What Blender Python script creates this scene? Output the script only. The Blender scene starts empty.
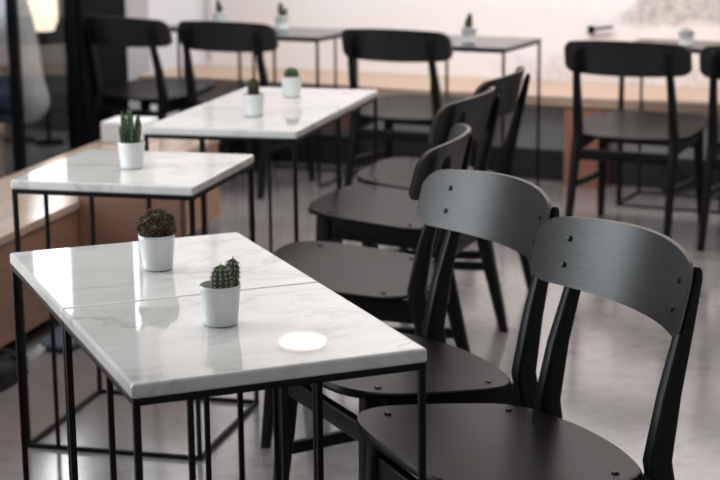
import bpy, bmesh, math, random
from mathutils import Vector, Matrix
random.seed(7)
S = bpy.context.scene
C = S.collection
PI = math.pi

# ------------------------------------------------------------------ materials
def mat(name, base, rough=.5, metal=0., spec=.5):
    m = bpy.data.materials.new(name); m.use_nodes = True
    nt = m.node_tree; b = nt.nodes['Principled BSDF']
    b.inputs['Base Color'].default_value = (*base, 1)
    b.inputs['Roughness'].default_value = rough
    b.inputs['Metallic'].default_value = metal
    b.inputs['Specular IOR Level'].default_value = spec
    return m, nt, b

def N(nt, t, **kw):
    n = nt.nodes.new(t)
    for k, v in kw.items():
        if k in n.inputs: n.inputs[k].default_value = v
        else: setattr(n, k, v)
    return n

def coords(nt, scale=(1, 1, 1), rot=(0, 0, 0), out='Object'):
    tc = N(nt, 'ShaderNodeTexCoord'); mp = N(nt, 'ShaderNodeMapping')
    mp.inputs['Scale'].default_value = scale; mp.inputs['Rotation'].default_value = rot
    nt.links.new(tc.outputs[out], mp.inputs['Vector']); return mp.outputs['Vector']

def ramp(nt, fac, stops):
    r = N(nt, 'ShaderNodeValToRGB'); e = r.color_ramp.elements
    while len(e) < len(stops): e.new(.5)
    for i, (p, c) in enumerate(stops):
        e[i].position = p; e[i].color = (*c, 1) if len(c) == 3 else c
    nt.links.new(fac, r.inputs['Fac']); return r.outputs['Color']

def noise(nt, vec, scale, detail=4, rough=.5, dist=0.):
    n = N(nt, 'ShaderNodeTexNoise'); n.inputs['Scale'].default_value = scale
    n.inputs['Detail'].default_value = detail; n.inputs['Roughness'].default_value = rough
    n.inputs['Distortion'].default_value = dist
    nt.links.new(vec, n.inputs['Vector']); return n.outputs['Fac']

def bump(nt, b, h, strength=.1, dist=.002):
    n = N(nt, 'ShaderNodeBump'); n.inputs['Strength'].default_value = strength
    n.inputs['Distance'].default_value = dist
    nt.links.new(h, n.inputs['Height']); nt.links.new(n.outputs['Normal'], b.inputs['Normal'])

def plain(name, base, rough=.5, metal=0., spec=.5, var=.12, scale=30):
    m, nt, b = mat(name, base, rough, metal, spec)
    v = coords(nt); f = noise(nt, v, scale, 3)
    lo = tuple(c * (1 - var) for c in base); hi = tuple(min(1, c * (1 + var)) for c in base)
    nt.links.new(ramp(nt, f, [(.3, lo), (.7, hi)]), b.inputs['Base Color'])
    return m

def wood(name, dark, light, rough, scale=(3, 40, 40), bstr=.08, rot=(0, 0, 0), spec=.5):
    m, nt, b = mat(name, light, rough, 0, spec)
    v = coords(nt, scale, rot); f = noise(nt, v, 1.6, 6, .6, .6)
    nt.links.new(ramp(nt, f, [(.28, dark), (.72, light)]), b.inputs['Base Color'])
    bump(nt, b, f, bstr, .001)
    return m

def marble_mat():
    m, nt, b = mat('white marble', (.8, .8, .79), .025)
    tc = N(nt, 'ShaderNodeTexCoord'); oi = N(nt, 'ShaderNodeObjectInfo')
    vm = N(nt, 'ShaderNodeVectorMath', operation='ADD')
    sc = N(nt, 'ShaderNodeVectorMath', operation='SCALE'); sc.inputs['Scale'].default_value = 3.7
    nt.links.new(oi.outputs['Random'], sc.inputs[0])
    nt.links.new(tc.outputs['Object'], vm.inputs[0]); nt.links.new(sc.outputs[0], vm.inputs[1])
    mp = N(nt, 'ShaderNodeMapping'); mp.inputs['Rotation'].default_value = (0, 0, -.35)
    mp.inputs['Scale'].default_value = (1.0, 2.3, 1)
    nt.links.new(vm.outputs[0], mp.inputs['Vector'])
    f1 = noise(nt, mp.outputs['Vector'], 2.4, 7, .58, .9)
    c1 = ramp(nt, f1, [(.455, (0, 0, 0)), (.50, (1, 1, 1)), (.515, (.25, .25, .25)), (.58, (0, 0, 0))])
    f2 = noise(nt, mp.outputs['Vector'], 3.1, 4, .5, .2)
    c2 = ramp(nt, f2, [(.40, (0, 0, 0)), (.60, (1, 1, 1))])
    mul = N(nt, 'ShaderNodeMath', operation='MULTIPLY'); nt.links.new(c1, mul.inputs[0]); nt.links.new(c2, mul.inputs[1])
    f3 = noise(nt, mp.outputs['Vector'], 1.7, 6, .6, .6)
    cl = ramp(nt, f3, [(.38, (.76, .75, .735)), (.68, (.655, .65, .635))])
    mx = N(nt, 'ShaderNodeMix', data_type='RGBA')
    nt.links.new(cl, mx.inputs['A']); mx.inputs['B'].default_value = (.44, .435, .42, 1)
    k = N(nt, 'ShaderNodeMath', operation='MULTIPLY'); k.inputs[1].default_value = .75
    nt.links.new(mul.outputs[0], k.inputs[0]); nt.links.new(k.outputs[0], mx.inputs['Factor'])
    nt.links.new(mx.outputs['Result'], b.inputs['Base Color'])
    return m

def floor_mat():
    m, nt, b = mat('polished concrete', (.2, .19, .18), .2, 0, 1.)
    v = coords(nt); f = noise(nt, v, 1.3, 6, .6); g = noise(nt, v, 14, 4, .6)
    a = N(nt, 'ShaderNodeMath', operation='ADD'); nt.links.new(f, a.inputs[0]); nt.links.new(g, a.inputs[1])
    nt.links.new(ramp(nt, a.outputs[0], [(.75, (.20, .187, .183)), (1.2, (.265, .249, .243))]), b.inputs['Base Color'])
    r = ramp(nt, f, [(.3, (.13, .13, .13)), (.75, (.26, .26, .26))]); nt.links.new(r, b.inputs['Roughness'])
    bump(nt, b, g, .02, .003)
    b.inputs['Coat Weight'].default_value = .6; b.inputs['Coat Roughness'].default_value = .12
    return m

def wall_back_mat():
    m, nt, b = mat('white plaster wall with worn mural patch', (.8, .77, .75), .7)
    tc = N(nt, 'ShaderNodeTexCoord'); mp = N(nt, 'ShaderNodeMapping')
    nt.links.new(tc.outputs['Object'], mp.inputs['Vector']); v = mp.outputs['Vector']
    sx = N(nt, 'ShaderNodeSeparateXYZ'); nt.links.new(v, sx.inputs[0])
    n1 = noise(nt, v, 3.2, 6, .62)
    n2 = noise(nt, v, 22, 6, .7); n3 = noise(nt, v, 9, 5, .6)
    # the printed patch: bounded by a ragged edge, lower-left to upper-right
    def M(op, a, c):
        n = N(nt, 'ShaderNodeMath', operation=op)
        for i, q in enumerate((a, c)):
            if isinstance(q, (int, float)): n.inputs[i].default_value = q
            else: nt.links.new(q, n.inputs[i])
        return n.outputs[0]
    # ragged printed patch that starts low and widens upward to the right
    x, z = sx.outputs['X'], sx.outputs['Z']
    wob = M('MULTIPLY', M('SUBTRACT', n1, .5), .55)
    right = M('MULTIPLY', M('ADD', M('SUBTRACT', x, M('ADD', .40, M('MULTIPLY', M('SUBTRACT', z, .683), 1.1))), M('MULTIPLY', wob, .6)), 14.); right.node.use_clamp = True
    up = M('MULTIPLY', M('ADD', M('SUBTRACT', z, .745), M('MULTIPLY', wob, .5)), 16.); up.node.use_clamp = True
    up = M('MULTIPLY', up, right)
    lowz = M('MULTIPLY', M('SUBTRACT', M('ADD', .60, M('MULTIPLY', wob, .7)), z), 12.); lowz.node.use_clamp = True
    lowx = M('MULTIPLY', M('ADD', M('ADD', x, .18), wob), 6.); lowx.node.use_clamp = True
    low = M('MULTIPLY', lowz, lowx)
    mask = M('MULTIPLY', right, 1.0)
    band = M('MAXIMUM', up, M('MULTIPLY', low, .45))
    tex = ramp(nt, n2, [(.36, (.16, .14, .13)), (.62, (.62, .55, .51))])
    tint = ramp(nt, n3, [(.4, (.78, .72, .68)), (.62, (.80, .66, .52))])
    base = N(nt, 'ShaderNodeMix', data_type='RGBA'); base.inputs['A'].default_value = (.82, .775, .765, 1)
    nt.links.new(M('MULTIPLY', mask, .35), base.inputs['Factor']); nt.links.new(tint, base.inputs['B'])
    top = N(nt, 'ShaderNodeMix', data_type='RGBA')
    nt.links.new(M('MULTIPLY', band, .72), top.inputs['Factor'])
    nt.links.new(base.outputs['Result'], top.inputs['A']); nt.links.new(tex, top.inputs['B'])
    nt.links.new(top.outputs['Result'], b.inputs['Base Color'])
    return m

def glass_mat():
    m = bpy.data.materials.new('window glass'); m.use_nodes = True
    nt = m.node_tree; nt.nodes.remove(nt.nodes['Principled BSDF'])
    out = nt.nodes['Material Output']
    t = N(nt, 'ShaderNodeBsdfTransparent'); t.inputs['Color'].default_value = (.86, .87, .87, 1)
    g = N(nt, 'ShaderNodeBsdfGlossy'); g.inputs['Roughness'].default_value = .02
    fr = N(nt, 'ShaderNodeFresnel'); fr.inputs['IOR'].default_value = 1.45
    ge = N(nt, 'ShaderNodeNewGeometry'); io = N(nt, 'ShaderNodeMix', data_type='FLOAT')
    io.inputs['A'].default_value = 1.45; io.inputs['B'].default_value = 1/1.45
    nt.links.new(ge.outputs['Backfacing'], io.inputs['Factor']); nt.links.new(io.outputs['Result'], fr.inputs['IOR'])
    mx = N(nt, 'ShaderNodeMixShader')
    nt.links.new(fr.outputs[0], mx.inputs[0]); nt.links.new(t.outputs[0], mx.inputs[1]); nt.links.new(g.outputs[0], mx.inputs[2])
    nt.links.new(mx.outputs[0], out.inputs['Surface'])
    return m

def emit(name, col, s):
    m, nt, b = mat(name, col, .5)
    b.inputs['Emission Color'].default_value = (*col, 1); b.inputs['Emission Strength'].default_value = s
    return m

M_ = dict(
    marble=marble_mat(),
    blackmetal=plain('black powder coated steel', (.0045, .0045, .005), .36, 0, .18),
    chairwood=wood('black stained wood', (.0035, .0035, .004), (.008, .008, .0085), .36, (30, 30, 3), .05, (0, 0, 0), .2),
    seatwood=wood('black stained plywood seat', (.0045, .0035, .003), (.011, .0088, .0075), .34, (30, 3, 30), .05, (0, 0, 0), .09),
    backwood=wood('black stained plywood back', (.007, .007, .0075), (.022, .022, .024), .34, (8, 60, 240), .5),
    plyedge=plain('bare plywood edge', (.10, .075, .055), .5),
    bolt=plain('dark steel bolt', (.025, .025, .026), .22, .8),
    pot=plain('white glazed ceramic', (.78, .80, .79), .28, 0, .5, .03, 12),
    soil=plain('dark potting soil', (.022, .016, .012), .95, 0, .2, .6, 300),
    cactusgreen=plain('cactus green', (.045, .085, .035), .55, 0, .4, .35, 120),
    cactusdeep=plain('deep green cactus', (.03, .055, .02), .6, 0, .3, .45, 140),
    cactuspale=plain('grey green cactus', (.105, .15, .08), .6, 0, .3, .3, 120),
    cactusolive=plain('olive brown cactus', (.05, .055, .024), .7, 0, .3, .5, 150),
    spine=plain('pale spines', (.62, .58, .44), .6),
    spinebrown=plain('brown spines', (.16, .085, .045), .7),
    floor=floor_mat(),
    wallback=wall_back_mat(),
    wallwhite=plain('white painted wall', (.78, .76, .75), .7, 0, .3, .02, 3),
    greyplaster=plain('grey painted plaster', (.46, .445, .445), .7, 0, .3, .05, 5),
    darkwall=plain('dark grey wall', (.055, .053, .055), .6),
    benchtop=wood('pale oiled wood', (.46, .33, .245), (.64, .50, .40), .16, (22, 2.5, 22), .04),
    benchtopB=wood('pale oiled wood along the wall', (.36, .25, .18), (.48, .355, .27), .45, (2.5, 22, 22), .04),
    benchface=wood('warm brown wood', (.27, .145, .095), (.40, .235, .16), .45, (30, 3, 30), .05),
    benchend=wood('reddish brown wood', (.20, .10, .068), (.29, .155, .105), .45, (3, 30, 30), .05),
    benchleg=wood('orange brown wood', (.24, .10, .06), (.36, .165, .10), .5, (30, 30, 3), .05),
    blacktop=plain('satin black tabletop', (.014, .014, .015), .18),
    glass=glass_mat(),
    white=plain('white card', (.85, .85, .86), .6, 0, .3, .02),
    matteblack=plain('matte black paint', (.006, .006, .0065), .8, 0, .08),
    plinth=plain('dark grey plinth', (.042, .040, .040), .6, 0, .3),
    blackcloth=plain('black fabric', (.012, .012, .013), .8),
    bluecloth=plain('blue grey fabric', (.10, .13, .18), .8),
    skin=plain('skin', (.52, .33, .25), .5, 0, .4, .06),
    shirt=plain('pale grey shirt', (.62, .60, .58), .85, 0, .2, .06, 18),
    jeans=plain('dark blue jeans', (.035, .05, .085), .85, 0, .2, .2, 60),
    hair=plain('dark hair', (.02, .014, .01), .5),
    stoolwood=wood('light brown wood', (.30, .20, .14), (.42, .30, .22), .5),
    warmlamp=emit('warm lamp diffuser', (1., .88, .74), 4.),
    warmpanel=emit('lit paper lantern', (1., .84, .64), 1.5),
    daywindow=emit('daylit window pane', (.93, .97, 1.), 9.0),
)

# ------------------------------------------------------------------ helpers
def obj(name, bm, m, parent=None, smooth=None):
    me = bpy.data.meshes.new(name)
    bmesh.ops.recalc_face_normals(bm, faces=bm.faces[:])
    bm.to_mesh(me); bm.free()
    ms = m if isinstance(m, (list, tuple)) else [m]
    for q in ms: me.materials.append(q)
    if smooth is not None:
        for p in me.polygons: p.use_smooth = True
        if smooth < PI: me.set_sharp_from_angle(angle=smooth)
    o = bpy.data.objects.new(name, me); C.objects.link(o)
    if parent is not None: o.parent = parent
    return o

def tag(o, label, cat, group=None, kind=None):
    o['label'] = label; o['category'] = cat
    if group: o['group'] = group
    if kind: o['kind'] = kind
    return o

def thing(name, label, cat, loc=(0, 0, 0), rz=0., group=None):
    o = bpy.data.objects.new(name, None); C.objects.link(o)
    o.empty_display_size = .1
    o.location = loc; o.rotation_euler = (0, 0, rz)
    return tag(o, label, cat, group)

def struct(name, bm, m, parent=None, smooth=None):
    o = obj(name, bm, m, parent, smooth)
    if parent is None: o['kind'] = 'structure'
    return o

def dup(root, loc, rz, label, group=None):
    r = root.copy(); C.objects.link(r); r.location = loc; r.rotation_euler = (0, 0, rz)
    r['label'] = label
    if group: r['group'] = group
    for ch in list(root.children):
        c = ch.copy(); C.objects.link(c); c.parent = r
        for g in list(ch.children):
            d = g.copy(); C.objects.link(d); d.parent = c
    return r

def box(bm, c, s, rz=0., bev=0.):
    r = bmesh.ops.create_cube(bm, size=1.)
    vs = r['verts']
    bmesh.ops.scale(bm, vec=s, verts=vs)
    if bev > 0:
        es = list({e for v in vs for e in v.link_edges})
        rr = bmesh.ops.bevel(bm, geom=es, offset=bev, segments=3, profile=.5, affect='EDGES')
        vs = list({v for v in rr['verts']} | {v for v in vs if v.is_valid})
    if rz: bmesh.ops.rotate(bm, cent=(0, 0, 0), matrix=Matrix.Rotation(rz, 3, 'Z'), verts=vs)
    bmesh.ops.translate(bm, vec=c, verts=vs)
    return vs

def boxbm(c, s, rz=0., bev=0.):
    bm = bmesh.new(); box(bm, c, s, rz, bev); return bm

def loft(bm, secs, cap=True):
    """secs: list of rings (lists of points, equal count) -> closed tube"""
    rings = [[bm.verts.new(p) for p in r] for r in secs]
    n = len(rings[0])
    for a, b in zip(rings, rings[1:]):
        for i in range(n):
            bm.faces.new((a[i], a[(i + 1) % n], b[(i + 1) % n], b[i]))
    if cap:
        bm.faces.new(rings[0][::-1]); bm.faces.new(rings[-1])
    return rings

def rrect(w, h, r, n=3):
    pts = []
    for cx, cy, a0 in ((w/2-r, h/2-r, 0), (-w/2+r, h/2-r, PI/2), (-w/2+r, -h/2+r, PI), (w/2-r, -h/2+r, 1.5*PI)):
        for k in range(n + 1):
            a = a0 + PI/2*k/n; pts.append((cx + r*math.cos(a), cy + r*math.sin(a)))
    return pts

def post(bm, path, r=.006):
    """vertical member, path of (x, y, z, wx, wy)"""
    loft(bm, [[(x + px, y + py, z) for px, py in rrect(wx, wy, min(r, wx*.45, wy*.45))] for x, y, z, wx, wy in path])

def bar(bm, p0, p1, w, h, r=.004):
    """member between two points, w sideways, h along z-ish"""
    p0, p1 = Vector(p0), Vector(p1); d = (p1 - p0).normalized()
    up = Vector((0, 0, 1)) if abs(d.z) < .9 else Vector((0, 1, 0))
    s = d.cross(up).normalized(); u = s.cross(d).normalized()
    loft(bm, [[p + s*a + u*b for a, b in rrect(w, h, min(r, w*.45, h*.45))] for p in (p0, p1)])

def lathe(bm, prof, n=32, c=(0, 0, 0), cap0=True, cap1=True):
    rings = []
    for r, z in prof:
        rings.append([bm.verts.new((c[0] + r*math.cos(2*PI*i/n), c[1] + r*math.sin(2*PI*i/n), c[2] + z)) for i in range(n)])
    for a, b in zip(rings, rings[1:]):
        for i in range(n): bm.faces.new((a[i], a[(i+1) % n], b[(i+1) % n], b[i]))
    if cap0: bm.faces.new(rings[0][::-1])
    if cap1: bm.faces.new(rings[-1])

# ------------------------------------------------------------------ chair
TILT = .105
def seat_z(y): return .458 - TILT*y

def seat_bm():
    ctrl = [(0, -.252), (.10, -.250), (.180, -.237), (.232, -.206), (.262, -.155), (.270, -.09), (.268, 0), (.262, .08),
            (.252, .130), (.222, .172), (.160, .200), (.08, .219), (0, .224)]
    half = []
    for i in range(len(ctrl) - 1):        # Catmull-Rom resample
        p0 = ctrl[i-1] if i else (-ctrl[1][0], ctrl[1][1]); p1, p2 = ctrl[i], ctrl[i+1]
        p3 = ctrl[i+2] if i+2 < len(ctrl) else (-ctrl[-2][0], ctrl[-2][1])
        for k in range(4):
            t = k/4
            half.append(tuple(.5*((2*p1[j]) + (-p0[j]+p2[j])*t + (2*p0[j]-5*p1[j]+4*p2[j]-p3[j])*t*t + (-p0[j]+3*p1[j]-3*p2[j]+p3[j])*t**3) for j in (0, 1)))
    half.append(ctrl[-1])
    out = half + [(-x, y) for x, y in half[-2:0:-1]]
    bm = bmesh.new(); T = .013
    def ring(s, dz):
        return [bm.verts.new((x*s, y*s - .015*(1-s), seat_z(y*s) + dz - .007*(1 - s*s) - (.006 if s > .99 and y < -.2 else 0))) for x, y in out]
    top = [ring(s, 0) for s in (.25, .5, .75, .93, .985)]
    top.append(ring(1., -.003)); top.append(ring(1., -T+.002))
    bot = [ring(s, -T) for s in (.985, .75, .4)]
    rr = top + bot; n = len(out)
    for a, b in zip(rr, rr[1:]):
        for i in range(n): bm.faces.new((a[i], a[(i+1) % n], b[(i+1) % n], b[i]))
    bm.faces.new(rr[0]); bm.faces.new(rr[-1][::-1])
    return bm

HW = .276
def back_y(x, z): return .296 - .075*(x/HW)**2 + .25*(z - .80)

def backrest_bm():
    bm = bmesh.new(); nu, nv = 36, 10; T = .012
    def zr(u):
        x = abs(u)
        zt = .850 - .016*u*u; zb = .699 + .006*u*u
        # rounded corners
        r = .045; d = (1 - x)*HW
        if d < r:
            k = r - math.sqrt(max(0, r*r - (r - d)**2)); zt -= k; zb += k*.75
        return zb, zt
    us = [math.sin((-.5 + i/nu)*PI)*.999 for i in range(nu + 1)]
    def grid(off):
        g = []
        for u in us:
            zb, zt = zr(u); col = []
            for j in range(nv + 1):
                z = zb + (zt - zb)*j/nv; x = u*HW
                col.append(bm.verts.new((x - off*(-2*.075*u/HW)*-1, back_y(x, z) + off, z)))
            g.append(col)
        return g
    f, b = grid(0), grid(T)
    for i in range(nu):
        for j in range(nv):
            bm.faces.new((f[i][j], f[i+1][j], f[i+1][j+1], f[i][j+1]))
            bm.faces.new((b[i][j], b[i][j+1], b[i+1][j+1], b[i+1][j]))
    edge = []
    for i in range(nu):
        edge.append(bm.faces.new((f[i][nv], f[i+1][nv], b[i+1][nv], b[i][nv])))
        edge.append(bm.faces.new((f[i][0], b[i][0], b[i+1][0], f[i+1][0])))
    for i in (0, nu):
        for j in range(nv): edge.append(bm.faces.new((f[i][j], f[i][j+1], b[i][j+1], b[i][j])))
    for e in edge: e.material_index = 1
    return bm

def stud(bm, c, nrm, r=.0065):
    q = Vector((0, 0, 1)).rotation_difference(Vector(nrm)).to_matrix()
    prof = [(r, -.004), (r, .0012), (r*.8, .0030), (r*.35, .0040)]
    rings = [[bm.verts.new(Vector(c) + q @ Vector((a*math.cos(t*PI/6), a*math.sin(t*PI/6), h))) for t in range(12)] for a, h in prof]
    for a, b in zip(rings, rings[1:]):
        for i in range(12): bm.faces.new((a[i], a[(i+1) % 12], b[(i+1) % 12], b[i]))
    bm.faces.new(rings[0][::-1]); bm.faces.new(rings[-1])

def make_chair(label):
    t = thing('dining_chair', label, 'chair', group='black wooden dining chairs')
    seat = obj('seat', seat_bm(), M_['seatwood'], t, .6)
    for x, y in ((-.213, -.152), (.213, -.152), (-.208, .122), (.208, .122)):
        bm = bmesh.new(); stud(bm, (x, y, seat_z(y) - .0015), (0, TILT, 1), .0075); obj('bolt', bm, M_['bolt'], seat, .6)
    back = obj('backrest', backrest_bm(), [M_['backwood'], M_['plyedge']], t, .7)
    for x in (-.2, .2):
        for z in (.744, .798):
            bm = bmesh.new(); stud(bm, (x, back_y(x, z), z), (2*.075*x/HW**2*-1, -1, .25)); obj('bolt', bm, M_['bolt'], back, .6)
    cw = M_['chairwood']
    for s in (-1, 1):
        bm = bmesh.new()                                       # rear leg running up to carry the back
        post(bm, [(s*.218, .315, 0, .028, .030), (s*.214, .268, .20, .033, .038), (s*.210, .222, .40, .036, .050), (s*.208, .213, .455, .036, .050),
                  (s*.206, .236, .58, .034, .040), (s*.201, .268, .70, .030, .031), (s*.197, .2925, .797, .027, .022), (s*.196, .2965, .812, .021, .015), (s*.196, .297, .818, .010, .007)], .008)
        obj('leg', bm, cw, t, .6)
        bm = bmesh.new()
        post(bm, [(s*.232, -.205, 0, .028, .028), (s*.220, -.178, .25, .036, .040), (s*.214, -.165, .458, .040, .052)], .008)
        obj('leg', bm, cw, t, .6)
        bm = bmesh.new(); bar(bm, (s*.214, -.16, .421), (s*.209, .215, .397), .024, .066); obj('side_rail', bm, cw, t, .6)
        bm = bmesh.new(); bar(bm, (s*.222, -.18, .205), (s*.215, .262, .225), .018, .030); obj('stretcher', bm, cw, t, .6)
    bm = bmesh.new(); bar(bm, (-.217, -.172, .368), (.217, -.172, .368), .022, .046); obj('front_rail', bm, cw, t, .6)
    bm = bmesh.new(); bar(bm, (-.211, .232, .355), (.211, .232, .355), .022, .048); obj('rear_rail', bm, cw, t, .6)
    return t

# ------------------------------------------------------------------ tables
W, D, H, ST = .517, .521, .75, .026
def make_table(name, label, cat, rods, group, top='marble', loc=(0, 0, 0), rz=0., w=W, d=D, inset=0.):
    """origin at the front-left corner; rods: (side, fraction)"""
    t = thing(name, label, cat, loc, rz, group)
    g = .0007 if top == 'marble' else 0
    th = ST if top == 'marble' else .012
    bm = boxbm((w/2, d/2, H - th/2), (w - 2*g, d - 2*g, th), 0, .006 if top == 'marble' else .002)
    obj('marble_top' if top == 'marble' else 'table_top', bm, M_['marble'] if top == 'marble' else M_['blacktop'], t)
    b = .012; e = .009; zt = H - th - b/2; zb = b/2
    fm = M_['blackmetal']
    for nm, z in (('top_frame', zt), ('base_frame', zb)):
        bm = bmesh.new(); li = inset if nm == 'base_frame' else 0.
        for x0, y0, x1, y1 in ((e, e, w-e, e), (e, d-e, w-e, d-e)):
            if not (li and y0 == e): bar(bm, (x0-b/2, y0, z), (x1+b/2, y1, z), b, b, .0015)
        for x0, y0, x1, y1 in ((e, e+li, e, d-e), (w-e, e, w-e, d-e)): bar(bm, (x0, y0+b/2, z), (x1, y1-b/2, z), b, b, .0015)
        obj(nm, bm, fm, t, .5)
    for x in (e, w-e):
        for y in (e + (inset if x == e else 0.), d-e):
            bm = bmesh.new(); bar(bm, (x, y, b), (x, y, zt - b/2), b, b, .0015); obj('leg', bm, fm, t, .5)
    for side, f in rods:
        x, y = {'f': (w*f, e), 'b': (w*f, d-e), 'l': (e, d*f), 'r': (w-e, d*f)}[side]
        bm = bmesh.new(); bar(bm, (x, y, b), (x, y, zt - b/2), .010, .010, .0015); obj('rod', bm, fm, t, .5)
    return t

# ------------------------------------------------------------------ cacti
def pot_bm():
    bm = bmesh.new()
    lathe(bm, [(.027, 0), (.0305, .0015), (.0318, .006), (.0322, .011), (.0318, .012), (.0362, .062), (.0370, .063), (.0378, .0715), (.0372, .073),
               (.0355, .073), (.0348, .071), (.0330, .048)], 40, cap0=True, cap1=True)
    return bm

def ribbed(bm, c, r, h, n, depth=.12, tilt=(0, 0), taper=.0, seg=4, axis=None):
    """ribbed cactus body; returns spine sites (point, normal)"""
    R = Matrix.Rotation(tilt[0], 3, 'X') @ Matrix.Rotation(tilt[1], 3, 'Y'); c = Vector(c)
    if axis: R = Vector((0, 0, 1)).rotation_difference(Vector(axis)).to_matrix()
    m = n*seg; rows = 16 if not axis else 8; rings = []; sites = []
    for j in range(rows + 1):
        v = j/rows; z = h*v
        k = math.sin(PI*(.14 + .86*v)) if v < .5 else math.sqrt(max(0.0, 1 - ((v-.5)/.5)**2.2))
        k = max(k, .05)*(1 - taper*v)
        ring = []
        for i in range(m):
            a = 2*PI*i/m; q = 1 + depth*(math.cos(n*a)*.5 - .5)*2*.5
            p = Vector((r*k*q*math.cos(a), r*k*q*math.sin(a), z))
            ring.append(bm.verts.new(c + R @ p))
            if i % seg == 0 and 1 < j < rows and j % 2 == 0:
                sites.append((c + R @ p, (R @ Vector((math.cos(a), math.sin(a), (v-.4)*1.2))).normalized()))
        rings.append(ring)
    for a, b in zip(rings, rings[1:]):
        for i in range(m): bm.faces.new((a[i], a[(i+1) % m], b[(i+1) % m], b[i]))
    bm.faces.new(rings[0][::-1]); bm.faces.new(rings[-1])
    sites.append((c + R @ Vector((0, 0, h)), R @ Vector((0, 0, 1))))
    return sites

def spines_bm(sites, L, k=4, r=.0005, spread=.8):
    bm = bmesh.new()
    for p, n in sites:
        for _ in range(k):
            d = (Vector(n) + Vector((random.uniform(-1, 1), random.uniform(-1, 1), random.uniform(-1, 1)))*spread).normalized()
            s = d.orthogonal().normalized()*r; u = d.cross(s).normalized()*r
            a = [bm.verts.new(Vector(p) - d*.001 + q) for q in (s, -s*.5 + u*.87, -s*.5 - u*.87)]
            tip = bm.verts.new(Vector(p) + d*L*random.uniform(.6, 1.1))
            for i in range(3): bm.faces.new((a[i], a[(i+1) % 3], tip))
    return bm

def make_cactus(kind, label, loc, rz=0.):
    t = thing('potted_cactus', label, 'potted cactus', Vector(loc) + Vector((0, 0, .0006)), rz, 'small cacti in white pots')
    obj('pot', pot_bm(), M_['pot'], t, .6)
    bm = bmesh.new(); lathe(bm, [(.0330, .047), (.0330, .0540), (.02, .0565), (.004, .0575)], 28); obj('soil', bm, M_['soil'], t, .8)
    def body(stems, m, ms, L, k, spread=.8, r=.0005):
        for st in stems:
            bm = bmesh.new(); sites = ribbed(bm, **st)
            b = obj('cactus_stem', bm, m, t, .9)
            obj('spines', spines_bm(sites, L, k, r, spread), ms, b)
    if kind == 'pair':
        body([dict(c=(.003, -.006, .050), r=.0180, h=.060, n=11, depth=.34), dict(c=(.017, .010, .050), r=.0140, h=.068, n=10, depth=.34, tilt=(0, .12))],
             M_['cactuspale'], M_['spine'], .0055, 8, .9, .0009)
    elif kind == 'cluster':
        st = []; cz = .081; rnd = random.Random(5)
        for i in range(24):
            v = 1 - (i + .5)/24*1.22; a = i*2.39996 + rnd.uniform(-.25, .25); q = math.sqrt(max(0, 1 - v*v)); rr = rnd.uniform(.019, .0265)
            st.append(dict(c=(rr*q*math.cos(a), rr*q*math.sin(a), cz + rr*v*1.05), r=rnd.uniform(.0085, .0115), h=rnd.uniform(.015, .021),
                           n=7, depth=.35, tilt=(0, 0), seg=2, axis=(q*math.cos(a), q*math.sin(a), v + .3)))
        st.append(dict(c=(0, 0, .050), r=.0265, h=.050, n=10, depth=.2, seg=2))
        body(st, M_['cactusolive'], M_['spinebrown'], .0095, 5, 1.0)
    elif kind == 'columns':
        body([dict(c=(-.012, .004, .050), r=.0088, h=.105, n=6, depth=.5, tilt=(0, -.10)), dict(c=(.001, -.008, .050), r=.0095, h=.122, n=6, depth=.5),
              dict(c=(.013, -.004, .050), r=.0085, h=.085, n=6, depth=.5, tilt=(0, .16)), dict(c=(-.005, .012, .050), r=.0085, h=.100, n=6, depth=.5, tilt=(-.10, -.06)),
              dict(c=(.010, .010, .050), r=.0085, h=.096, n=6, depth=.5, tilt=(-.06, .10)), dict(c=(-.015, -.009, .050), r=.0080, h=.070, n=6, depth=.5, tilt=(.1, -.16))],
             M_['cactusgreen'], M_['spine'], .004, 2)
    elif kind == 'oval':
        body([dict(c=(0, 0, .050), r=.0190, h=.078, n=14, depth=.22)], M_['cactusolive'], M_['spinebrown'], .006, 4)
    elif kind == 'globe':
        body([dict(c=(0, 0, .050), r=.0275, h=.056, n=12, depth=.28)], M_['cactusgreen'], M_['spine'], .005, 3)
    elif kind == 'tall':
        body([dict(c=(-.004, 0, .054), r=.0145, h=.088, n=7, depth=.35, tilt=(0, -.05)), dict(c=(.012, .006, .054), r=.011, h=.058, n=7, depth=.35, tilt=(0, .2))],
             M_['cactusdeep'], M_['spine'], .004, 2)
    elif kind == 'low':
        body([dict(c=(x, y, .052), r=.013, h=.024, n=8, depth=.3) for x, y in ((-.012, 0), (.012, .004), (0, -.013), (.001, .015))], M_['cactusdeep'], M_['spine'], .004, 2)
    return t

# ------------------------------------------------------------------ the room
ROT = -.2                                      # the back wall and its furniture stand slightly askew to the glass wall
e1 = Vector((math.cos(ROT), math.sin(ROT), 0)); e2 = Vector((-math.sin(ROT), math.cos(ROT), 0))
OB = Vector((-.385, 6.50, 0))                  # a point at the foot of the back wall
def B(u, v, z=0.): return OB + e1*u + e2*v + Vector((0, 0, z))
PX = -2.50                                    # the glass partition's plane

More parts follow.
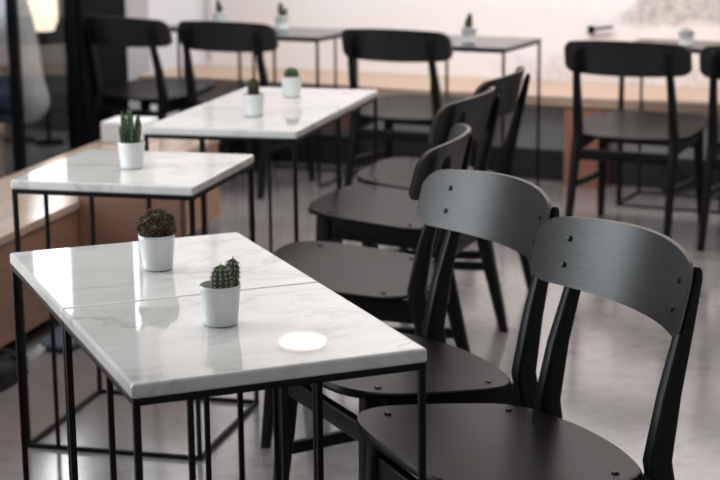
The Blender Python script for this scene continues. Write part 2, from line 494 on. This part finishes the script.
struct('floor', boxbm((-.5, 1.5, -.05), (13, 16, .1)), M_['floor'])
CEIL = 3.1
struct('ceiling', boxbm((-1.2, 2.9, CEIL + .05), (9, 12, .1)), M_['wallwhite'])
o = struct('wall_back', boxbm((1.0, .06, 1.55), (7.2, .12, 3.1)), M_['wallback']); o.location = OB; o.rotation_euler = (0, 0, ROT)
o = struct('wall_far_left', boxbm((-4.1, .06, 1.55), (3.0, .12, 3.1)), M_['darkwall']); o.location = OB; o.rotation_euler = (0, 0, ROT)
o = struct('baseboard_back', boxbm((1.25, -.0085, .055), (6.5, .015, .11), 0, .003), M_['blackmetal']); o.location = OB; o.rotation_euler = (0, 0, ROT)
o = struct('wall_pillar', boxbm((-2.42, -.10, 1.55), (.16, .20, 3.1), 0, .004), M_['greyplaster']); o.location = OB; o.rotation_euler = (0, 0, ROT)
bm = bmesh.new(); lathe(bm, [(.016, .5), (.016, 3.1)], 14); o = struct('trim_1', bm, M_['greyplaster'], None, .6); o.location = B(-1.92, -.02)

def make_window(i, y0, y1):
    f = .016; d = .05
    bm = bmesh.new()
    for y in (y0 + f/2, y1 - f/2): box(bm, (PX, y, CEIL/2), (d, f, CEIL))
    for z in (f/2, 2.78, CEIL - f/2): box(bm, (PX, (y0 + y1)/2, z), (d, y1 - y0 - 2*f, f))
    o = struct('window_%d' % i, bm, M_['blackmetal'])
    obj('window_pane', boxbm((PX, (y0 + y1)/2, CEIL/2), (.008, y1 - y0 - 2*f, CEIL - .04)), M_['glass'], o)
ys = [5.47, 4.80, 4.0, 3.2, 2.4, 1.6, .8, 0, -.8, -1.6]
for i in range(len(ys) - 1): make_window(i + 1, ys[i+1] + .001, ys[i] - .001)
struct('trim_2', boxbm((PX, 5.765, CEIL/2), (.10, .585, CEIL), 0, .003), M_['matteblack'])
struct('wall_side', boxbm((-5.6, 2.6, CEIL/2), (.12, 12, CEIL)), M_['darkwall'])

# bright windows in the adjoining room's end wall
for k, (u0, u1, z0, z1) in enumerate(((-3.28, -2.92, 1.02, 2.7), (-4.3, -3.8, 1.15, 2.7))):
    bm = bmesh.new(); f = .04
    for u in (u0 + f/2, u1 - f/2): box(bm, (u, -.02, (z0+z1)/2), (f, .04, z1 - z0))
    for z in (z0 + f/2, z1 - f/2): box(bm, ((u0+u1)/2, -.02, z), (u1-u0-2*f, .04, f))
    o = struct('window_%d' % (10 + k), bm, M_['blackmetal']); o.location = OB; o.rotation_euler = (0, 0, ROT)
    obj('window_pane', boxbm(((u0+u1)/2, -.012, (z0+z1)/2), (u1-u0-2*f, .012, z1-z0-2*f)), M_['daywindow'], o)

# ------------------------------------------------------------------ left wooden bench and block
t = thing('wooden_bench', 'long low brown wooden bench with pale top along the glass partition', 'bench', (-1.63, .5, 0))
obj('seat_top', boxbm((-.015, 1.72, .405), (.47, 4.64, .030), 0, .003), M_['benchtop'], t)
obj('front_panel', boxbm((.20, 1.72, .225), (.022, 4.62, .33), 0, .002), M_['benchface'], t)
obj('base', boxbm((.04, 1.60, .03), (.20, 4.30, .06)), M_['blackmetal'], t)
bm = bmesh.new(); lathe(bm, [(.012, 0), (.012, .004), (.009, .006)], 16)
bmesh.ops.rotate(bm, cent=(0, 0, 0), matrix=Matrix.Rotation(PI/2, 3, 'Y'), verts=bm.verts); bmesh.ops.translate(bm, vec=(.211, 2.27, .30), verts=bm.verts)
obj('screw_cap', bm, M_['stoolwood'], t, .6)
obj('end_panel', boxbm((.405, 2.53, .247), (.385, .05, .434), 0, .003), M_['benchend'], t)
o = obj('box', boxbm((0, 0, .045), (.19, .19, .09), 0, .006), M_['white'], None); o.location = (-1.745, 4.32, .4205)
tag(o, 'low white box on the far end of the left wooden bench behind the columnar cactus', 'box')

# ------------------------------------------------------------------ bench along the back wall
t = thing('wall_bench', 'long pale wooden bench running along the white back wall', 'bench', B(0, 0), ROT)
obj('seat_top', boxbm((.75, -.295, .425), (5.6, .585, .05), 0, .004), M_['benchtopB'], t)
for u in (.535, -.165, 2.2):
    obj('support', boxbm((u, -.50, .1995), (.19, .16, .399), 0, .004), M_['benchleg'], t)
obj('riser', boxbm((1.05, -.40, .2745), (4.9, .03, .249)), M_['greyplaster'], t)
obj('plinth', boxbm((1.05, -.405, .075), (4.9, .04, .15), 0, .002), M_['plinth'], t)
obj('front_panel', boxbm((-1.30, -.50, .30), (1.05, .025, .199), 0, .003), M_['benchend'], t)
# ------------------------------------------------------------------ marble tables
TH1 = .633
u1 = Vector((math.cos(TH1), math.sin(TH1), 0)); v1 = Vector((-math.sin(TH1), math.cos(TH1), 0))
gm = 'square white marble tables on thin black frames'
make_table('marble_table', 'nearest square white marble table, holding the pair of round green cacti', 'table', [('l', .36), ('f', .19), ('f', .5), ('b', .53)], gm, loc=(0, 0, 0), rz=TH1)
make_table('marble_table', 'white marble table pushed against the back of the nearest one, holding the bushy brown cactus', 'table', [('r', .5)], gm, loc=v1*D, rz=TH1)
make_table('marble_table', 'single white marble table standing alone by the left bench, holding the upright columnar cactus', 'table', [('f', .19), ('b', .37)], gm, loc=(-1.005, 1.650, 0), rz=0.)
make_table('marble_table', 'near half of the rear pair of white marble tables, holding the small brown oval cactus', 'table', [('b', .5)], gm, loc=(-1.010, 2.62, 0), rz=-.011)
make_table('marble_table', 'far half of the rear pair of white marble tables, holding the squat globe cactus', 'table', [], gm, loc=(-1.010 + math.sin(.011)*D, 2.62 + D, 0), rz=-.011)

# ------------------------------------------------------------------ black tables at the back wall
gb = 'black tables along the back wall'
def btable(fr, label, rods, d, inset):
    p = Vector((*fr, 0)) - e1*.50
    make_table('black_table', label, 'table', rods, gb, 'black', p, ROT, .50, d, inset)
btable((-.262, 5.195), 'thin black table by the back wall, right of the middle chair facing it', [], .50, .29)
btable((-1.245, 5.555), 'thin black table by the back wall, left of the middle black chair', [('r', .45)], .46, .22)
btable((.725, 5.29), 'thin black table hidden behind the backrest of the large black chair at right', [('l', .14)], .36, .0)
btable((-1.76, 5.895), 'thin black table at the far left of the back wall, behind two chair backs', [], .262, .185)

# ------------------------------------------------------------------ cacti
make_cactus('pair', 'white pot with two oval ribbed green cacti on the nearest marble table', (.02, .381, H), .35)
make_cactus('cluster', 'white pot with a bushy brown-green cluster cactus on the second marble table', (-.246, .762, H), .3)
make_cactus('columns', 'white pot with tall upright green cactus columns on the single marble table', (-.751, 1.886, H), .2)
make_cactus('oval', 'white pot with a small brown oval cactus on the rear marble tables', (-.728, 2.915, H))
make_cactus('globe', 'white pot with a squat round green cactus on the rear marble tables', (-.742, 3.405, H))
make_cactus('tall', 'dark green cactus in a white pot on the black table left of the middle chair', (-1.54, 5.93, H), .5)
make_cactus('tall', 'small green cactus in a white pot on the black table right of the middle chair', (-.467, 5.407, H), 2.0)
make_cactus('low', 'white pot with low dark cactus behind the large black chair at right', (.535, 5.42, H))
make_cactus('tall', 'dark cactus in a white pot at far left of the back wall', (-1.935, 6.09, H), 1.2)

# ------------------------------------------------------------------ chairs
c0 = make_chair('nearest black wooden chair, at lower right beside the nearest marble table')
c0.location = (.486, .689, 0); c0.rotation_euler = (0, 0, -.915)
TB = PI + ROT
for x, y, r, lab in (
    (.152, 1.19, -.862, 'black wooden chair second from the front, beside the table with the bushy brown cactus'),
    (-.16, 2.042, -1.535, 'black chair with brownish seat beside the single marble table, third from the front'),
    (-.25, 2.93, -1.68, 'black chair beside the near half of the rear marble pair, fourth from the front'),
    (-.240, 3.52, -1.66, 'farthest black chair of the side row, beside the far half of the rear marble pair'),
    (.380, 4.90, TB, 'large black chair at right facing the back wall, its whole backrest in view'),
    (.950, 4.775, TB, 'black chair at the right edge of the photo, cut off by the frame'),
    (-.700, 5.29, TB, 'black chair facing the back wall behind the rear marble tables, in the middle'),
    (-1.605, 5.58, TB, 'black chair at upper left facing the back wall, second from the left'),
    (-2.165, 5.735, TB - .10, 'black chair at far left beside the black glass frame, its seat catching bluish light')):
    dup(c0, (x, y, 0), r, lab)

# ------------------------------------------------------------------ small things on the floor and wall
def blob(name, label, cat, c, s, m, seed, flat=.0):
    bm = bmesh.new(); bmesh.ops.create_uvsphere(bm, u_segments=24, v_segments=14, radius=1)
    rnd = random.Random(seed); ph = [rnd.uniform(0, 6) for _ in range(4)]
    for v in bm.verts:
        x, y, z = v.co
        k = 1 + .07*math.sin(4*x + ph[0]) + .06*math.sin(5*y + ph[1]) + .05*math.sin(6*z + ph[2])
        z = max(z, -.55) + .55
        v.co = Vector((math.copysign(abs(x)**.75, x)*s[0]*k, math.copysign(abs(y)**.75, y)*s[1]*k, z*s[2]*.65*k))
    mz = min(v.co.z for v in bm.verts)
    for v in bm.verts: v.co.z -= mz
    t = thing(name, label, cat, c)
    obj('body', bm, m, t, PI)
    bm = bmesh.new(); n = 16                                       # carrying strap
    ctr = [Vector((s[0]*.6*math.cos(PI*i/n), s[1]*.2, s[2]*.75 + s[2]*.55*math.sin(PI*i/n))) for i in range(n + 1)]
    for a, b in zip(ctr, ctr[1:]): bar(bm, a, b, .018, .006)
    obj('strap', bm, m, t, PI)
blob('bag', 'black bag lying on the floor against the left wooden bench', 'bag', (-1.335, 2.20, 0), (.055, .12, .075), M_['blackcloth'], 1)
blob('bag', 'flat blue-grey bag on the floor under the single marble table', 'bag', (-1.32, 2.70, 0), (.07, .16, .045), M_['bluecloth'], 2)
blob('bag', 'black bag on the floor before the wall bench at right, behind the large chair', 'bag', B(.97, -.50), (.06, .05, .09), M_['blackcloth'], 3)
blob('bag', 'black bag on the floor under the left end of the wall bench', 'bag', B(-1.90, -.66), (.05, .05, .08), M_['blackcloth'], 4)

t = thing('wall_hook', 'small black bar hook fixed low on the white wall beside the faded mural', 'hook', B(.43, 0, .728), ROT)
bm = bmesh.new(); bar(bm, (-.055, -.025, .0), (.075, -.025, .018), .014, .014); obj('hook_bar', bm, M_['blackmetal'], t, .5)
bm = bmesh.new(); box(bm, (-.045, -.013, -.002), (.03, .026, .04), 0, .003); obj('bracket', bm, M_['blackmetal'], t, .5)

# ------------------------------------------------------------------ pendant lamp (seen as a glow on the nearest marble top)
t = thing('pendant_lamp', 'flat warm pendant lamp mirrored as a glow on the nearest marble table', 'lamp', (-1.08, 4.64, 2.0))
bm = bmesh.new(); lathe(bm, [(.106, .040), (.112, .042), (.112, .055), (.03, .080), (.012, .09)], 36); obj('lamp_shade', bm, M_['blackmetal'], t, .6)
bm = bmesh.new(); lathe(bm, [(.03, .002), (.075, .006), (.098, .016), (.104, .028), (.104, .0395)], 36); obj('diffuser', bm, M_['warmlamp'], t, .6)
bm = bmesh.new(); lathe(bm, [(.003, .09), (.003, CEIL - 2.0)], 8); obj('cord', bm, M_['blackmetal'], t, .6)

t = thing('streak_glow', 'added slim white glow strip, out of view, high on the grey pillar at the back', 'lamp', B(-2.385, -.2005, 1.45), ROT)  # added glowing strip, only there to mirror as a pale streak in the marble
obj('case', boxbm((0, -.012, .6), (.12, .024, 1.2), 0, .003), M_['blackmetal'], t)
obj('diffuser', boxbm((0, -.035, .6), (.10, .02, 1.16), 0, .003), M_['daywindow'], t)

# ------------------------------------------------------------------ person behind the glass
def skin_mesh(verts, edges, radii, sub=2):
    me = bpy.data.meshes.new('tmp'); me.from_pydata(verts, edges, [])
    ob = bpy.data.objects.new('tmp', me); C.objects.link(ob)
    md = ob.modifiers.new('s', 'SKIN'); md.use_smooth_shade = True
    if not me.skin_vertices: me.attributes.new('skin', 'FLOAT', 'POINT')
    for i, r in enumerate(radii):
        me.skin_vertices[0].data[i].radius = r if isinstance(r, tuple) else (r, r)
    me.skin_vertices[0].data[0].use_root = True
    sd = ob.modifiers.new('d', 'SUBSURF'); sd.levels = sub; sd.render_levels = sub
    dg = bpy.context.evaluated_depsgraph_get(); dg.update()
    out = bpy.data.meshes.new_from_object(ob.evaluated_get(dg))
    bpy.data.objects.remove(ob); bpy.data.meshes.remove(me)
    bm = bmesh.new(); bm.from_mesh(out); bpy.data.meshes.remove(out)
    return bm

def person(p, rz):
    t = thing('person', 'person in a pale grey shirt and dark blue jeans sitting behind the glass partition', 'person', p, rz)
    # local: faces -x, sits on a stool 0.43 high
    V = {'hem': ((.12, 0, .34), .085), 'pel': ((0, 0, .52), .13), 'wai': ((.01, 0, .68), .115), 'che': ((-.01, 0, .88), .135), 'nec': ((-.01, 0, 1.03), .06), 'hd0': ((-.035, 0, 1.12), .065), 'hd1': ((-.045, 0, 1.21), .085), 'hd2': ((-.03, 0, 1.28), .06)}
    E = [('pel', 'hem'), ('pel', 'wai'), ('wai', 'che'), ('che', 'nec'), ('nec', 'hd0'), ('hd0', 'hd1'), ('hd1', 'hd2')]
    for s, n in ((1, 'l'), (-1, 'r')):
        V.update({n+'hip': ((-.05, s*.09, .51), .085), n+'kne': ((-.46, s*.11, .50), .062), n+'ank': ((-.44, s*.11, .09), .042), n+'toe': ((-.60, s*.12, .04), .035),
                  n+'sho': ((-.01, s*.17, .97), .058), n+'elb': ((-.06, s*.23, .70), .042), n+'wri': ((-.28, s*.17, .62), .028), n+'pal': ((-.35, s*.16, .60), .026)})
        E += [('pel', n+'hip'), (n+'hip', n+'kne'), (n+'kne', n+'ank'), (n+'ank', n+'toe'), ('che', n+'sho'), (n+'sho', n+'elb'), (n+'elb', n+'wri'), (n+'wri', n+'pal')]
        for k in range(4):
            y = s*.16 + (k - 1.5)*.019; L = (.055, .065, .062, .05)[k]
            V[n+'f%da' % k] = ((-.385, y, .597), .010); V[n+'f%db' % k] = ((-.385 - L*.55, y, .588), .009); V[n+'f%dc' % k] = ((-.385 - L, y, .572), .008)
            E += [(n+'pal', n+'f%da' % k), (n+'f%da' % k, n+'f%db' % k), (n+'f%db' % k, n+'f%dc' % k)]
        V[n+'t1'] = ((-.345, s*.16 - s*.035, .595), .010); V[n+'t2'] = ((-.375, s*.16 - s*.05, .588), .009)
        E += [(n+'pal', n+'t1'), (n+'t1', n+'t2')]
    def build(keys, grow):
        ks = list(keys); ix = {k: i for i, k in enumerate(ks)}
        return skin_mesh([V[k][0] for k in ks], [(ix[a], ix[b]) for a, b in E if a in ix and b in ix], [V[k][1] + grow for k in ks])
    obj('body', build([k for k in V if k != 'hem'], 0), M_['skin'], t, PI)
    obj('shirt', build(['che', 'wai', 'pel', 'hem', 'lsho', 'lelb', 'rsho', 'relb'], .022), M_['shirt'], t, PI)
    obj('jeans', build(['pel', 'lhip', 'lkne', 'lank', 'rhip', 'rkne', 'rank'], .012), M_['jeans'], t, PI)
    bm = bmesh.new(); bmesh.ops.create_uvsphere(bm, u_segments=20, v_segments=12, radius=.1)
    for v in bm.verts:
        v.co = Vector((v.co.x*1.0 - .02, v.co.y*.92, v.co.z*1.05 + 1.235))
    bmesh.ops.delete(bm, geom=[v for v in bm.verts if v.co.x < -.075 and v.co.z < 1.27], context='VERTS'); obj('hair', bm, M_['hair'], t, PI)
    for s in (1, -1):
        bm = bmesh.new(); box(bm, (-.52, s*.115, .03), (.25, .085, .06), 0, .02); obj('shoe', bm, M_['blackcloth'], t, PI)
    return t
PP = Vector((-2.70, 5.20, 0))
person(PP, .25)
t = thing('stool', 'light brown wooden stool under the seated person behind the glass', 'stool', PP, .25)
obj('seat', boxbm((-.15, 0, .335), (.26, .42, .05), 0, .01), M_['stoolwood'], t)
for sx in (-1, 1):
    for sy in (-1, 1):
        bm = bmesh.new(); post(bm, [(-.15 + sx*.11, sy*.18, 0, .03, .03), (-.15 + sx*.09, sy*.16, .31, .035, .035)]); obj('leg', bm, M_['stoolwood'], t, .5)

for px, py, z0, z1, w, lab in ((-3.19, 6.62, .66, 1.25, .085, 'tall warm paper lantern lamp glowing behind the glass partition'),
                               (-3.40, 6.66, .58, 1.25, .05, 'slim warm lantern lamp left of the tall one behind the glass')):
    t = thing('lantern_lamp', lab, 'lamp', (px, py, 0))
    bm = bmesh.new(); lathe(bm, [(.09, 0), (.09, .015), (.012, .02), (.012, z0)], 20); obj('stand', bm, M_['blackmetal'], t, .6)
    bm = bmesh.new(); lathe(bm, [(w*.7, z0), (w, z0 + .06), (w, z1 - .06), (w*.7, z1)], 24); obj('lamp_shade', bm, M_['warmpanel'], t, .8)

# ------------------------------------------------------------------ light
def area(name, loc, target, sx, sy, power, col):
    l = bpy.data.lights.new(name, 'AREA'); l.shape = 'RECTANGLE'; l.size = sx; l.size_y = sy; l.energy = power; l.color = col
    o = bpy.data.objects.new(name, l); C.objects.link(o); o.location = loc
    o.rotation_euler = (Vector(target) - Vector(loc)).to_track_quat('-Z', 'Y').to_euler()
    return o
area('daylight_through_glazing', (-2.62, .65, 1.40), (2, .65, 1.25), 1.6, 2.1, 118, (.93, .97, 1.))
area('back_wall_fill', B(.4, -1.3, 2.95), B(.4, .4, .7), 5.0, .5, 124, (1., .965, .96))  # added light that brightens the back wall, stands for no fixture
area('overhead_fill', (-.3, 2.4, 3.05), (-.3, 2.4, 0), 2.5, 3.5, 50, (1., .97, .94))  # added overhead fill to lift the marble tops
area('rear_left_fill', (-3.3, 3.9, 1.9), (-2.3, 5.6, .5), .6, 1.2, 32, (.75, .86, 1.))  # added cool light beyond the glass, aimed to brighten the seated person's shirt
w = bpy.data.worlds.new('World'); S.world = w; w.use_nodes = True
bg = w.node_tree.nodes['Background']; bg.inputs['Color'].default_value = (.95, .97, 1., 1); bg.inputs['Strength'].default_value = .34

# ------------------------------------------------------------------ camera
cam = bpy.data.cameras.new('camera'); co = bpy.data.objects.new('camera', cam); C.objects.link(co)
CP = Vector((0.98556994, -2.38271633, 1.54112985))
F = Vector((-0.24187608, 0.94664811, -0.2142)).normalized()
R = F.cross(Vector((0, 0, 1))).normalized(); U = R.cross(F)
roll = -.0100
R2 = R*math.cos(roll) + U*math.sin(roll); U2 = U*math.cos(roll) - R*math.sin(roll)
co.matrix_world = Matrix(((R2.x, U2.x, -F.x, CP.x), (R2.y, U2.y, -F.y, CP.y), (R2.z, U2.z, -F.z, CP.z), (0, 0, 0, 1)))
cam.sensor_width = 36; cam.lens = 1680.05/720*36
cam.dof.use_dof = True; cam.dof.focus_distance = 3.15; cam.dof.aperture_fstop = 4.9; cam.dof.aperture_blades = 9
cam.clip_start = .05
S.camera = co
S.view_settings.view_transform = 'Standard'; S.view_settings.look = 'None'
S.view_settings.exposure = 0.0; S.view_settings.gamma = 1.0
